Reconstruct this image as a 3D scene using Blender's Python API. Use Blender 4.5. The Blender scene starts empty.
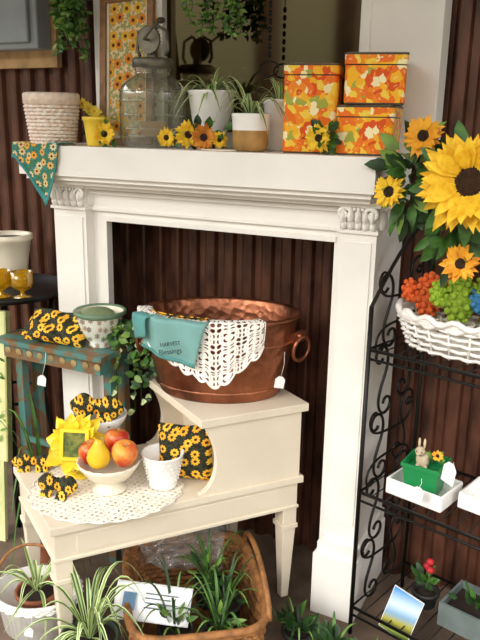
import bpy, math, random
from mathutils import Vector, Matrix, noise
R=random.Random(7)
sin,cos,pi=math.sin,math.cos,math.pi
def V(*a): return Vector(a)
# ---------------- camera
ph=math.atan(195/720); yaw=math.radians(27); rho=0.018
f=V(-sin(yaw)*cos(ph),cos(yaw)*cos(ph),-sin(ph))
r0=V(cos(yaw),sin(yaw),0); u0=r0.cross(f)
r_=r0*cos(rho)+u0*sin(rho); u_=u0*cos(rho)-r0*sin(rho)
cd=bpy.data.cameras.new("camera"); cam=bpy.data.objects.new("camera",cd)
bpy.context.collection.objects.link(cam)
M=Matrix((r_,u_,-f)).transposed().to_4x4(); M.translation=V(0,0,1.422)
cam.matrix_world=M; cd.sensor_fit='VERTICAL'; cd.sensor_height=24; cd.lens=27; cd.clip_start=.05
bpy.context.scene.camera=cam
bpy.context.scene.view_settings.view_transform='Standard'
# ---------------- materials
def lin(h):
    h=h.lstrip('#'); o=[]
    for i in (0,2,4):
        c=int(h[i:i+2],16)/255; o.append(c/12.92 if c<=.04045 else ((c+.055)/1.055)**2.4)
    return (*o,1)
MC={}
def base(name):
    m=bpy.data.materials.new(name); m.use_nodes=True; nt=m.node_tree
    return m,nt,nt.nodes["Principled BSDF"]
def mat(name,col,rough=.6,metal=0,var=.15,scale=12,bump=0,bscale=60,spec=.5,tr=0,col2=None,stretch=None,lo=.35,hi=.62,bvor=False):
    if name in MC: return MC[name]
    m,nt,b=base(name); N=nt.nodes; L=nt.links
    c=lin(col); c2=lin(col2) if col2 else tuple(x*(1-var*2) for x in c[:3])+(1,)
    tc=N.new('ShaderNodeTexCoord'); n=N.new('ShaderNodeTexNoise'); n.inputs['Scale'].default_value=scale; n.inputs['Detail'].default_value=4
    mp=N.new('ShaderNodeMapping'); L.new(tc.outputs['Object'],mp.inputs['Vector'])
    if stretch: mp.inputs['Scale'].default_value=stretch
    L.new(mp.outputs[0],n.inputs['Vector'])
    cr=N.new('ShaderNodeValToRGB'); cr.color_ramp.elements[0].position=lo; cr.color_ramp.elements[1].position=hi
    cr.color_ramp.elements[0].color=c2; cr.color_ramp.elements[1].color=c
    L.new(n.outputs['Fac'],cr.inputs['Fac']); L.new(cr.outputs['Color'],b.inputs['Base Color'])
    b.inputs['Roughness'].default_value=rough; b.inputs['Metallic'].default_value=metal
    b.inputs['Specular IOR Level'].default_value=spec
    if bump:
        n2=N.new('ShaderNodeTexVoronoi' if bvor else 'ShaderNodeTexNoise'); n2.inputs['Scale'].default_value=bscale; L.new(tc.outputs['Object'],n2.inputs['Vector'])
        bp=N.new('ShaderNodeBump'); bp.inputs['Strength'].default_value=bump; bp.inputs['Distance'].default_value=.004
        L.new(n2.outputs[0],bp.inputs['Height']); L.new(bp.outputs['Normal'],b.inputs['Normal'])
    MC[name]=m; return m
def math_(nt,op,a,b=None):
    n=nt.nodes.new('ShaderNodeMath'); n.operation=op
    for i,x in enumerate((a,b)):
        if x is None: continue
        if isinstance(x,(int,float)): n.inputs[i].default_value=x
        else: nt.links.new(x,n.inputs[i])
    return n.outputs[0]
def flowers(name,scale,bg,petal,cen,axes='XZ',n=9,r=.42,petal2=None,uv=False,bg2=None,rough=.8,rnd=.65,edge=.16,bgs=3):
    m,nt,b=base(name); N=nt.nodes; L=nt.links
    tc=N.new('ShaderNodeTexCoord'); sp=N.new('ShaderNodeSeparateXYZ'); L.new(tc.outputs['UV' if uv else 'Object'],sp.inputs[0])
    cb=N.new('ShaderNodeCombineXYZ')
    if uv: axes='XY'
    if axes=='DZ': L.new(math_(nt,'ADD',sp.outputs[0],sp.outputs[1]),cb.inputs[0]); L.new(sp.outputs[2],cb.inputs[1])
    else: L.new(sp.outputs[axes[0]],cb.inputs[0]); L.new(sp.outputs[axes[1]],cb.inputs[1])
    sc=N.new('ShaderNodeVectorMath'); sc.operation='SCALE'; sc.inputs['Scale'].default_value=scale; L.new(cb.outputs[0],sc.inputs[0])
    vo=N.new('ShaderNodeTexVoronoi'); vo.voronoi_dimensions='2D'; vo.inputs['Scale'].default_value=1; vo.inputs['Randomness'].default_value=rnd
    L.new(sc.outputs[0],vo.inputs['Vector'])
    sub=N.new('ShaderNodeVectorMath'); sub.operation='SUBTRACT'; L.new(sc.outputs[0],sub.inputs[0]); L.new(vo.outputs['Position'],sub.inputs[1])
    s2=N.new('ShaderNodeSeparateXYZ'); L.new(sub.outputs[0],s2.inputs[0])
    ang=math_(nt,'ARCTAN2',s2.outputs[1],s2.outputs[0])
    w=math_(nt,'ABSOLUTE',math_(nt,'SINE',math_(nt,'MULTIPLY',ang,n/2)))
    rad=math_(nt,'MULTIPLY_ADD',w,edge); rad.node.inputs[2].default_value=r-.1
    inp=math_(nt,'LESS_THAN',vo.outputs['Distance'],rad)
    inc=math_(nt,'LESS_THAN',vo.outputs['Distance'],r*.36)
    def mix(fac,a,bb):
        x=N.new('ShaderNodeMix'); x.data_type='RGBA'; L.new(fac,x.inputs['Factor'])
        for s,v in ((x.inputs[6],a),(x.inputs[7],bb)):
            if isinstance(v,str): s.default_value=lin(v)
            else: L.new(v,s)
        return x.outputs[2]
    pet=petal
    if petal2:
        s3=N.new('ShaderNodeSeparateColor'); L.new(vo.outputs['Color'],s3.inputs[0])
        pet=mix(s3.outputs[0],petal,petal2)
    bgc=bg
    if bg2:
        nz=N.new('ShaderNodeTexNoise'); nz.inputs['Scale'].default_value=bgs; L.new(sc.outputs[0],nz.inputs['Vector'])
        bgc=mix(math_(nt,'GREATER_THAN',nz.outputs['Fac'],.5),bg,bg2)
    L.new(mix(inc,mix(inp,bgc,pet),cen),b.inputs['Base Color']); b.inputs['Roughness'].default_value=rough
    MC[name]=m; return m
def lace(name,col,scale=26,thr=.45):
    m,nt,b=base(name); N=nt.nodes; L=nt.links
    tc=N.new('ShaderNodeTexCoord'); sp=N.new('ShaderNodeSeparateXYZ'); L.new(tc.outputs['UV'],sp.inputs[0])
    def cell(s):
        sx=math_(nt,'ABSOLUTE',math_(nt,'SINE',math_(nt,'MULTIPLY',sp.outputs[0],s*pi)))
        sy=math_(nt,'ABSOLUTE',math_(nt,'SINE',math_(nt,'MULTIPLY',sp.outputs[1],s*pi)))
        return math_(nt,'MULTIPLY',sx,sy)
    h1=math_(nt,'GREATER_THAN',cell(scale),thr)
    big=cell(scale/4)
    ring=math_(nt,'LESS_THAN',math_(nt,'ABSOLUTE',math_(nt,'SUBTRACT',big,.42)),.12)
    core=math_(nt,'GREATER_THAN',big,.86)
    solid=math_(nt,'MAXIMUM',ring,core)
    hol=math_(nt,'MULTIPLY',h1,math_(nt,'SUBTRACT',1.0,solid))
    b.inputs['Base Color'].default_value=lin(col); b.inputs['Roughness'].default_value=.9
    tr=N.new('ShaderNodeBsdfTransparent'); mx=N.new('ShaderNodeMixShader'); out=N["Material Output"]
    L.new(hol,mx.inputs[0]); L.new(b.outputs[0],mx.inputs[1]); L.new(tr.outputs[0],mx.inputs[2]); L.new(mx.outputs[0],out.inputs[0])
    MC[name]=m; return m
def glass(name,col,fr=.25,body=None,amt=.2):
    m,nt,b=base(name); N=nt.nodes; L=nt.links
    tr=N.new('ShaderNodeBsdfTransparent'); tr.inputs[0].default_value=lin(col)
    gl=N.new('ShaderNodeBsdfGlossy'); gl.inputs['Roughness'].default_value=.06
    lw=N.new('ShaderNodeLayerWeight'); lw.inputs[0].default_value=fr
    first=tr
    if body:
        df=N.new('ShaderNodeBsdfDiffuse'); df.inputs[0].default_value=lin(body)
        m2=N.new('ShaderNodeMixShader'); m2.inputs[0].default_value=amt; L.new(tr.outputs[0],m2.inputs[1]); L.new(df.outputs[0],m2.inputs[2]); first=m2
    mx=N.new('ShaderNodeMixShader'); L.new(lw.outputs['Facing'],mx.inputs[0]); L.new(first.outputs[0],mx.inputs[1]); L.new(gl.outputs[0],mx.inputs[2])
    L.new(mx.outputs[0],N["Material Output"].inputs[0]); MC[name]=m; return m
# ---------------- mesh builder
class B:
    def __init__(s): s.v=[];s.f=[];s.m=[];s.s=[];s.uv=[];s.mats=[]
    def mi(s,m):
        if m not in s.mats: s.mats.append(m)
        return s.mats.index(m)
    def add(s,vs,fs,m,smooth=True,T=None,uvs=None):
        o=len(s.v); k=s.mi(m)
        for p in vs: s.v.append(T@Vector(p) if T else Vector(p))
        for q in fs:
            s.f.append([o+i for i in q]); s.m.append(k); s.s.append(smooth)
            s.uv.append([uvs[i] for i in q] if uvs else [(0,0)]*len(q))
    def box(s,x0,x1,y0,y1,z0,z1,m,T=None):
        vs=[(x,y,z) for x in(x0,x1) for y in(y0,y1) for z in(z0,z1)]
        s.add(vs,[(0,1,3,2),(4,6,7,5),(0,4,5,1),(2,3,7,6),(0,2,6,4),(1,5,7,3)],m,False,T)
    def lathe(s,prof,m,T=None,n=32,ex=1,ey=1,fn=None,cap=True):
        vs=[];fs=[]
        for j,(r,z) in enumerate(prof):
            for i in range(n):
                a=2*pi*i/n; rr=r*(fn(a,z) if fn else 1); vs.append((rr*cos(a)*ex,rr*sin(a)*ey,z))
        for j in range(len(prof)-1):
            for i in range(n):
                k=(i+1)%n; fs.append((j*n+i,j*n+k,(j+1)*n+k,(j+1)*n+i))
        if cap:
            if prof[0][0]>1e-5: fs.append(tuple(range(n))[::-1])
        s.add(vs,fs,m,True,T)
    def tube(s,pts,r,m,n=6,T=None,closed=False):
        pts=[Vector(p) for p in pts]; N=len(pts); vs=[];fs=[]
        up=V(0,0,1); prev=None
        for i,p in enumerate(pts):
            if closed: t=pts[(i+1)%N]-pts[i-1]
            else: t=pts[min(i+1,N-1)]-pts[max(i-1,0)]
            if t.length<1e-9: t=V(0,0,1)
            t.normalize()
            if prev is None:
                a=t.cross(up); 
                if a.length<.05: a=t.cross(V(1,0,0))
            else: a=prev-t*prev.dot(t)
            if a.length<1e-6: a=t.cross(V(.3,1,.2))
            a.normalize(); prev=a; b=t.cross(a)
            rr=r[i] if isinstance(r,(list,tuple)) else r
            for k in range(n):
                q=2*pi*k/n; vs.append(p+a*rr*cos(q)+b*rr*sin(q))
        for i in range(N if closed else N-1):
            j=(i+1)%N
            for k in range(n):
                l=(k+1)%n; fs.append((i*n+k,i*n+l,j*n+l,j*n+k))
        if not closed: fs.append(tuple(range(n))[::-1]); fs.append(tuple((N-1)*n+k for k in range(n)))
        s.add(vs,fs,m,True,T)
    def ball(s,c,r,m,n=14,T=None):
        if isinstance(r,(int,float)): r=(r,r,r)
        vs=[];fs=[];h=n//2
        for j in range(h+1):
            t=pi*j/h
            for i in range(n):
                a=2*pi*i/n; vs.append((c[0]+r[0]*sin(t)*cos(a),c[1]+r[1]*sin(t)*sin(a),c[2]-r[2]*cos(t)))
        for j in range(h):
            for i in range(n):
                k=(i+1)%n; fs.append((j*n+i,j*n+k,(j+1)*n+k,(j+1)*n+i))
        s.add(vs,fs,m,True,T)
    def patch(s,fn,nu,nv,m,T=None,smooth=True,us=1,vs_=1):
        vs=[];uv=[];fs=[]
        for j in range(nv+1):
            for i in range(nu+1):
                vs.append(fn(i/nu,j/nv)); uv.append((i/nu*us,j/nv*vs_))
        for j in range(nv):
            for i in range(nu):
                a=j*(nu+1)+i; fs.append((a,a+1,a+nu+2,a+nu+1))
        s.add(vs,fs,m,smooth,T,uv)
    def prism(s,poly,z0,z1,m,T=None):
        n=len(poly); vs=[(x,y,z0) for x,y in poly]+[(x,y,z1) for x,y in poly]
        fs=[tuple(range(n))[::-1],tuple(range(n,2*n))]+[(i,(i+1)%n,n+(i+1)%n,n+i) for i in range(n)]
        s.add(vs,fs,m,False,T)
    def blade(s,base,h,L,rise,droop,w,mg,me,n=9,twist=0):
        side=V(-h.y,h.x,0); c=[];
        for i in range(n+1):
            t=i/n; p=base+h*(L*t)+V(0,0,L*(rise*t-droop*t*t))+side*(twist*t*t*L); p.z=max(p.z,.006); ww=w*(1-t**2.2)*(.55+.9*min(t*3,1)*.5)+.0004
            c.append((p-side*ww,p-side*ww*.45+V(0,0,-ww*.25),p+side*ww*.45+V(0,0,-ww*.25),p+side*ww))
        for k,mm in ((0,me),(1,mg),(2,me)):
            vs=[];fs=[]
            for q in c: vs+= [q[k],q[k+1]]
            for i in range(n): fs.append((2*i,2*i+1,2*i+3,2*i+2))
            s.add(vs,fs,mm,True)
    def leaf(s,p,d,nrm,L,W,m,fold=.15):
        d=d.normalized(); sd=d.cross(nrm); 
        if sd.length<1e-4: sd=d.cross(V(.1,.9,.3))
        sd.normalize(); nn=sd.cross(d)
        vs=[p]; 
        for t,w in [(.2,.7),(.5,1),(.8,.6)]:
            q=p+d*L*t-nn*L*.12*t*t
            vs+=[q-sd*W*w/2+nn*W*fold,q,q+sd*W*w/2+nn*W*fold]
        vs.append(p+d*L-nn*L*.12)
        fs=[(0,2,1),(0,3,2),(1,2,5,4),(2,3,6,5),(4,5,8,7),(5,6,9,8),(7,8,10),(8,9,10)]
        s.add(vs,fs,m,True)
    def obj(s,name,bevel=0,parent=None,loc=None,thick=0):
        me=bpy.data.meshes.new(name); o=bpy.data.objects.new(name,me); bpy.context.collection.objects.link(o)
        if loc is None:
            xs=[v.x for v in s.v];ys=[v.y for v in s.v];zs=[v.z for v in s.v]
            loc=V((min(xs)+max(xs))/2,(min(ys)+max(ys))/2,min(zs))
        loc=Vector(loc)
        me.from_pydata([v-loc for v in s.v],[],s.f); o.location=loc
        for m in s.mats: me.materials.append(m)
        me.polygons.foreach_set('material_index',s.m); me.polygons.foreach_set('use_smooth',s.s)
        uvl=me.uv_layers.new(name='UVMap'); k=0
        for u in s.uv:
            for c in u: uvl.data[k].uv=c; k+=1
        me.update()
        if thick:
            md=o.modifiers.new('solid','SOLIDIFY'); md.thickness=thick
        if bevel:
            md=o.modifiers.new('bevel','BEVEL'); md.width=bevel; md.segments=2; md.limit_method='ANGLE'; md.angle_limit=.7
        if parent: o.parent=parent; o.matrix_parent_inverse=parent.matrix_world.inverted()
        return o
def TR(x,y,z,rz=0,rx=0,ry=0): return Matrix.Translation((x,y,z))@Matrix.Rotation(rz,4,'Z')@Matrix.Rotation(rx,4,'X')@Matrix.Rotation(ry,4,'Y')
def face_to(p,d,roll=0):
    d=Vector(d).normalized(); return Matrix.Translation(p)@d.to_track_quat('Z','Y').to_matrix().to_4x4()@Matrix.Rotation(roll,4,'Z')
# ---- palette
white=mat('painted_white','#f5f1ea',.45,var=.035,scale=5,bump=.08,bscale=30)
cream=mat('cream_paint','#e7dac4',.5,var=.04,scale=6,bump=.05)
ceram=mat('white_ceramic','#f8f6f2',.2,var=.02)
creamc=mat('cream_ceramic','#efe6d0',.3,var=.03)
black=mat('black_iron','#15130f',.45,metal=.4)
greenA=mat('leaf_green','#4c7a30',.5,var=.3,scale=30)
greenB=mat('leaf_green_dark','#2c4d22',.55,var=.3,scale=30)
greenC=mat('leaf_green_light','#86a84e',.5,var=.2,scale=30)
stripe=mat('leaf_cream_stripe','#cfdca0',.5,var=.1)
yel=mat('petal_yellow','#fbd236',.7,var=.12,scale=60,col2='#efb414',lo=.3,hi=.55)
yel2=mat('petal_lemon','#fde04a',.6,var=.08)
ora=mat('petal_amber','#f6b62a',.65,var=.15,col2='#e0901a',scale=30)
disc=mat('sunflower_center','#3a2414',.95,bump=1,bscale=400,var=.35,scale=120)
soil=mat('potting_soil','#2b1d14',.95,bump=.5)
copper=mat('copper_metal','#a8694a',.36,metal=.82,col2='#5e3827',scale=9,bump=.7,bscale=42,bvor=True,stretch=(1,1,.5))
amber=glass('amber_glass','#f0d060',.3,'#e8b818',.35)
clear=glass('clear_glass','#eef0e6',.34,'#cfd0c0',.16)
iron=mat('aged_steel','#8a8374',.45,metal=.6,var=.3)
wick=mat('wicker_brown','#a8713f',.7,var=.25,scale=40)
wwick=mat('white_wicker','#f6f2ec',.6,var=.05)
tagm=mat('tag_paper','#f6f5f2',.7,var=.02)
teal=mat('teal_cloth','#7fb0ab',.85,var=.06,bump=.2,bscale=200)
sunfab=flowers('sunflower_fabric',34,'#1c140e','#f2a81c','#4a2610','DZ',9,.40,'#f7c63a',bg2='#2c3417',edge=.12)
sunfabT=flowers('sunflower_fabric_flat',34,'#1c140e','#f2a81c','#4a2610','XZ',9,.40,'#f7c63a',bg2='#2c3417',edge=.12)
lac=lace('crochet_lace','#fffaf0',9)
lacF=lace('doily_lace','#fff6e6',9,.6)
# ---------------- room
def corr(name,x0,x1,y,z0,z1,m,pitch=.070,amp=.019):
    b=B(); xs=[];x=x0
    while x<x1:
        for dx,dy in ((0,0),(.30,0),(.42,.8),(.50,1),(.80,1),(.90,.8)): xs.append((x+dx*pitch,y-amp*dy))
        x+=pitch
    vs=[(a,c,z) for z in(z0,z1) for a,c in xs]; n=len(xs)
    b.add(vs,[(i,i+1,n+i+1,n+i) for i in range(n-1)],m,False)
    o=b.obj(name,loc=(0,0,0)); md=o.modifiers.new('s','SOLIDIFY'); md.thickness=.02; md.offset=-1; return o
brown=mat('brown_corrugated_metal','#6f4634',.38,metal=.3,col2='#38211b',scale=9,bump=.2,bscale=25,stretch=(2.5,1,.8),lo=.3,hi=.68)
corr('wall_back',-3.4,1.4,2.106,0,2.62,brown)
b=B(); b.box(-3.4,1.4,-1,2.14,-.1,0,mat('floor_concrete','#7a6655',.85,var=.3,scale=6,bump=.3,bscale=40)); b.obj('floor',loc=(0,0,0))
b=B(); b.box(-3.4,1.4,-.3,2.2,2.62,2.68,mat('sky_block_boards','#6b5646',.8)); b.obj('sky_block_ceiling',loc=(0,0,0))  # unseen overhead slab, added to block skylight and darken the interior
# ---------------- fireplace mantel
b=B(); T=None
XL,XR=-1.675,-.522
b.box(XL,XR,1.737,2.085,1.262,1.352,white)
b.box(XL+.015,XR-.012,1.752,2.083,1.248,1.263,white)
b.box(XL+.03,XR-.02,1.775,2.081,1.234,1.249,white)
for x0,x1,sd_ in ((-1.612,-1.482,-1),(-.632,-.532,1)):
    b.box(x0,x1,1.817,1.884,.23,1.238,white)
    b.box(x0+.012,x1-.012,1.812,1.83,.30,1.13,white)
    b.box(x0-.02,x1+.014,1.783,1.89,0,.20,white); b.box(x0-.012,x1+.009,1.795,1.889,.199,.235,white)
    if sd_>0: b.box(x1-.018,x1-.0005,1.883,2.082,.0,1.238,white); b.box(x1-.01,x1+.013,1.8895,2.084,0,.20,white); b.box(x1-.011,x1+.0085,1.8885,2.083,.199,.235,white)
    else: b.box(x0+.0005,x0+.018,1.883,2.082,.0,1.238,white); b.box(x0-.019,x0+.01,1.8895,2.084,0,.20,white)
    b.box(x0-.006,x1+.006,1.808,1.9,1.152,1.162,white)
    b.box(x0-.012,x1+.012,1.800,2.084,1.222,1.237,white)
    if sd_>0: b.box(x1-.012,x1+.0055,1.899,2.083,1.1525,1.1615,white)
    w=x1-x0; n=5
    for i in range(n):
        cx=x0+w*(i+.5)/n
        b.ball((cx,1.812,1.175),(w/n*.5,.014,.016),white,10)
        b.ball((cx,1.808,1.196),(w/n*.42,.018,.02),white,10)
    for i in range(4): b.ball((x1+.004,1.85+i*.055,1.185),(.012,.025,.028),white,10)
    for sx,sg in((x0+.012,1),(x1-.012,-1)):
        b.tube([(sx+sg*(.020-.0022*t)*cos(t),1.803,1.203+(.02-.0022*t)*sin(t)) for t in [k*.5 for k in range(16)]],.005,white,6)
    for i in range(9): b.ball((x0+w*(i+.5)/9,1.806,1.217),(.006,.006,.006),white,8)
b.box(-1.483,-.631,1.845,1.90,1.150,1.236,white)
b.box(-1.4835,-.6305,1.835,1.846,1.203,1.216,white)
b.box(-1.484,-.630,1.805,1.847,1.221,1.235,white)
b.box(-1.484,-1.428,1.853,1.880,.0,1.151,white); b.box(-.660,-.630,1.853,1.880,0,1.151,white)
b.box(-1.429,-.659,1.8535,1.879,1.124,1.152,white)
b.box(-1.439,-1.424,1.846,1.8537,0,1.119,white)
b.box(-1.439,-.655,1.8465,1.8538,1.119,1.134,white); b.box(-1.483,-.631,1.840,1.8455,1.151,1.161,white)
b.obj('fireplace_mantel',bevel=.002)
b=B()
for x0,x1 in ((-1.57,-1.315),(-.655,-.448)):
    b.box(x0,x1,2.0,2.085,1.353,2.3,white); 
b.box(-.668,-.640,1.99,2.02,1.354,2.3,white); b.box(-1.335,-1.30,1.99,2.02,1.354,2.3,white)
b.box(-1.57,-.448,2.0,2.085,2.301,2.45,white)
b.box(-1.315,-.655,2.0,2.084,1.353,1.40,white)
b.obj('overmantel_frame',bevel=.003)
m,nt,bs=base('mirror_glass'); bs.inputs['Base Color'].default_value=lin('#85776180'[:7]); bs.inputs['Metallic'].default_value=1
n=nt.nodes.new('ShaderNodeTexNoise'); n.inputs['Scale'].default_value=6; cr=nt.nodes.new('ShaderNodeMapRange'); cr.inputs[3].default_value=.03; cr.inputs[4].default_value=.12
nt.links.new(n.outputs['Fac'],cr.inputs[0]); nt.links.new(cr.outputs[0],bs.inputs['Roughness'])
b=B(); b.box(-1.314,-.656,2.03,2.045,1.401,2.30,m); b.obj('mirror')
b=B(); pw_=mat('reflection_post_wood','#5b3f31',.7,var=.2)  # unseen posts and beam, added behind the camera for the mirror to reflect
for x in(-2.35,-1.75): b.box(x-.07,x+.07,-.98,-.84,0,2.62,pw_)
b.box(-3.0,-.6,-.97,-.85,2.45,2.62,pw_); b.obj('reflection_posts')
# ---------------- meter box
b=B(); wood=mat('tan_board','#c39c6b',.7,var=.2,scale=15)
b.box(-2.4,-1.78,2.06,2.085,1.605,2.3,wood); b.obj('wall_meter_board')
b=B(); gr=mat('grey_enamel','#8d9496',.5,var=.05); b.box(-2.3,-1.80,1.99,2.06,1.66,2.2,gr); b.box(-2.28,-1.83,1.975,1.99,1.68,2.18,gr); b.obj('electrical_panel',bevel=.006)
# ---------------- sunflower
def sunflower(b,p,d,R_,rd,pm,seed=0,n=16,layers=2,dm=disc):
    rr=random.Random(seed); T=face_to(p,d,rr.random())
    for l in range(layers):
        for i in range(n):
            a=2*pi*(i+.5*l+rr.uniform(-.25,.25))/n; L=R_*rr.uniform(.82,1.07)*(1-.12*l); w=2*pi*R_/n*.40*rr.uniform(.8,1.15)
            ca,sa=cos(a),sin(a)
            lift=(.03+.20*l)*R_+rr.uniform(-.10,.14)*R_; curl=rr.uniform(-.05,.32)*R_; tw=rr.uniform(-.5,.5)
            vs=[(ca*rd*.6,sa*rd*.6,0)]
            for t,ww in [(.22,.55),(.48,1),(.72,.82),(.9,.36)]:
                x=rd*.6+(L-rd*.6)*t; z=lift*t*1.6-curl*t*t*t
                for s_ in(-1,0,1):
                    vs.append((ca*x-sa*s_*w*ww,sa*x+ca*s_*w*ww,z+(abs(s_))*w*.38+s_*tw*w*t))
            vs.append((ca*L*1.04,sa*L*1.04,lift*1.6-curl*1.15))
            fs=[(0,2,1),(0,3,2)]
            for q in range(3):
                o=1+3*q; fs+=[(o,o+1,o+4,o+3),(o+1,o+2,o+5,o+4)]
            fs+=[(10,11,13),(11,12,13)]
            b.add(vs,fs,pm,True,T)
    b.ball((0,0,rd*.08),(rd,rd,rd*.38),dm,18,T)
    if R_>.1:
        for i in range(46):
            a=i*2.4; q=rd*.99*(.86+.16*rr.random()); b.ball((q*cos(a),q*sin(a),rd*.2),(rd*.09,rd*.09,rd*.12),mat('disc_rim','#7a4a1c',.9,var=.3,scale=90),6,T)
        for i in range(9):
            a=2*pi*i/9+.2; dd=T.to_3x3()@V(cos(a),sin(a),-.1); b.leaf(T@V(.4*R_*cos(a),.4*R_*sin(a),-.012),dd,T.to_3x3()@V(0,0,1),R_*.8,R_*.28,greenA)
CAM=V(0,0,1.42)
def toc(p,dx=0,dz=0): 
    d=(CAM-Vector(p)).normalized(); return d+V(dx,0,dz)
def leaves(b,c,rad,n,L,W,ms,seed=1,up=False):
    rr=random.Random(seed)
    for i in range(n):
        d=V(rr.uniform(-1,1),rr.uniform(-1,.4),rr.uniform(-1,1)).normalized()
        if up: d.z=abs(d.z)
        p=Vector(c)+V(d.x*rad[0],d.y*rad[1],d.z*rad[2])*rr.uniform(.2,.9)
        b.leaf(p,d+V(0,0,.3 if up else -.2),V(rr.uniform(-1,1),-1,rr.uniform(-.5,1)),L*rr.uniform(.7,1.2),W*rr.uniform(.7,1.2),rr.choice(ms))
def spider(b,c,n,L,seed,w=.007,rise=(.6,2.2),droop=(.8,2.2),gm=None):
    rr=random.Random(seed)
    for i in range(n):
        a=2*pi*i/n+rr.uniform(-.3,.3); h=V(cos(a),sin(a),0); ri=rr.uniform(*rise)
        l=L*rr.uniform(.6,1.1)/(1+.35*ri)
        b.blade(Vector(c)+h*.008,h,l,ri,rr.uniform(*droop)*(.5+ri*.4),w,rr.choice([gm or greenA,greenC]),stripe if gm is None else gm,twist=rr.uniform(-.3,.3))
def pot(b,x,y,z,rb,rt,h,m,lip=.006,fn=None,n=32,fill=soil):
    T=TR(x,y,z)
    b.lathe([(rb*.9,0),(rb,.003),(rb+(rt-rb)*.5,h*.5),(rt,h-lip*2),(rt+lip*.7,h-lip*1.6),(rt+lip*.7,h),(rt-.004,h),(rt-.006,h-.012),(rt*.9,h-.02)],m,T,n,fn=fn)
    b.lathe([(rt*.95,h-.016),(0.001,h-.010)],fill,T,n,cap=False)
ZS=1.353
def wicker(b,T,hx,hy,h,m,layers=9,tr=.006,stakes=28,power=2,flare=.12,amp=.004,rim=True):
    e=2/power
    def path(sc,N,zz,alt,am):
        pts=[]
        for i in range(N):
            a=2*pi*i/N; c,s_=cos(a),sin(a)
            x=hx*sc*math.copysign(abs(c)**e,c); y=hy*sc*math.copysign(abs(s_)**e,s_)
            k=am*cos(a*stakes+alt*pi); l=math.hypot(x,y); pts.append(V(x*(1+k/l),y*(1+k/l),zz))
        return pts
    for j in range(layers):
        z=h*(j+.5)/layers; b.tube(path(1-flare+flare*z/h,stakes*4,z,j,amp),tr,m,5,T,True)
    for i in range(stakes):
        a=2*pi*(i)/stakes; c,s_=cos(a),sin(a)
        x=hx*math.copysign(abs(c)**e,c); y=hy*math.copysign(abs(s_)**e,s_)
        b.tube([(x*(1-flare),y*(1-flare),0),(x,y,h)],tr*.7,m,4,T)
    if rim:
        for k in(0,1): b.tube(path(1.0+.012*k,64,h+k*tr*1.2,0,0),tr*1.5,m,6,T,True)
b=B(); pink=mat('weave_blush','#faf0e6',.6,var=.08,scale=60,col2='#eacfbc')
T=TR(-1.585,1.80,ZS)
b.lathe([(.058,0),(.062,.01),(.076,.145),(.074,.145),(.07,.13)],creamc,T,32)
wicker(b,T,.079,.079,.118,pink,11,.0052,22,2,.20,amp=.003,rim=False)
T2=TR(-1.585,1.80,ZS+.118)
b.lathe([(.081,0),(.086,.004),(.0865,.03),(.083,.036),(.076,.03)],mat('weave_rim','#f0dac8',.5,var=.1,scale=60),T2,32)
b.lathe([(.074,.02),(.001,.022)],soil,T2,24,cap=False)
b.obj('woven_planter')
b=B(); 
for i,(x,z) in enumerate([(-1.50,1.465),(-1.475,1.455),(-1.485,1.435),(-1.52,1.478),(-1.46,1.44)]):
    p=V(x,1.87,z); sunflower(b,p,toc(p,R.uniform(-.5,.5)),.02,.005,yel2,i,9,1,ora); b.tube([p,(x*.3+-1.49*.7,1.885,ZS)],.0015,greenA,4)
leaves(b,(-1.49,1.88,1.42),(.03,.02,.05),14,.035,.014,[greenA,greenB],3); b.obj('yellow_silk_flowers')
b=B(); ym=mat('yellow_glaze','#f6d444',.3,var=.05); pot(b,-1.415,1.80,ZS,.03,.038,.085,ym); b.obj('yellow_flowerpot')
b=B(); p=V(-1.36,1.765,ZS+.036); sunflower(b,p,toc(p,.2,.2),.036,.011,yel,5,13); 
leaves(b,(-1.36,1.79,ZS+.03),(.035,.012,.02),8,.04,.02,[greenA],8); b.obj('silk_sunflower')
# butter churn jar
b=B(); T=TR(-1.275,1.90,ZS)
b.lathe([(.085,0),(.099,.008),(.102,.02),(.102,.15),(.096,.175),(.074,.198),(.055,.208),(.052,.215),(.056,.222),(.056,.24)],clear,T,40)
for z in(.03,.05,.09,.13,.16): b.lathe([(.1025,z),(.1055,z+.003),(.1025,z+.006)],clear,T,40,cap=False)
b.lathe([(.06,.228),(.063,.23),(.063,.25),(.058,.255),(.03,.257),(.001,.257)],iron,T,32)
b.box(-.012,.012,-.008,.008,.255,.33,iron,T)
b.tube([(0.0,0,.33),(-.02,0,.345),(-.05,0,.33),(-.055,0,.28),(-.045,0,.262)],.005,iron,6,T)
b.tube([(0.0,0,.33),(.02,0,.345),(.05,0,.33),(.055,0,.28),(.045,0,.262)],.005,iron,6,T)
gear=[(.036+.003*(k%2)) for k in range(48)]
b.prism([(g*cos(2*pi*k/48),g*sin(2*pi*k/48)) for k,g in enumerate(gear)],-.004,.004,iron,T@TR(.0,-.018,.305,0,pi/2))
b.tube([(0,-.02,.305),(0,-.045,.305),(.03,-.047,.335),(.055,-.047,.35)],.004,iron,6,T); b.ball((.06,-.047,.353),(.016,.009,.009),mat('dark_wood','#3a2417',.5),10,T)
b.tube([(0,0,.257),(0,0,.03)],.004,iron,6,T)
wd=mat('churn_paddle_wood','#a9855c',.7)
b.box(-.045,.045,-.004,.004,.03,.075,wd,T)
b.obj('glass_butter_churn')
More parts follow.
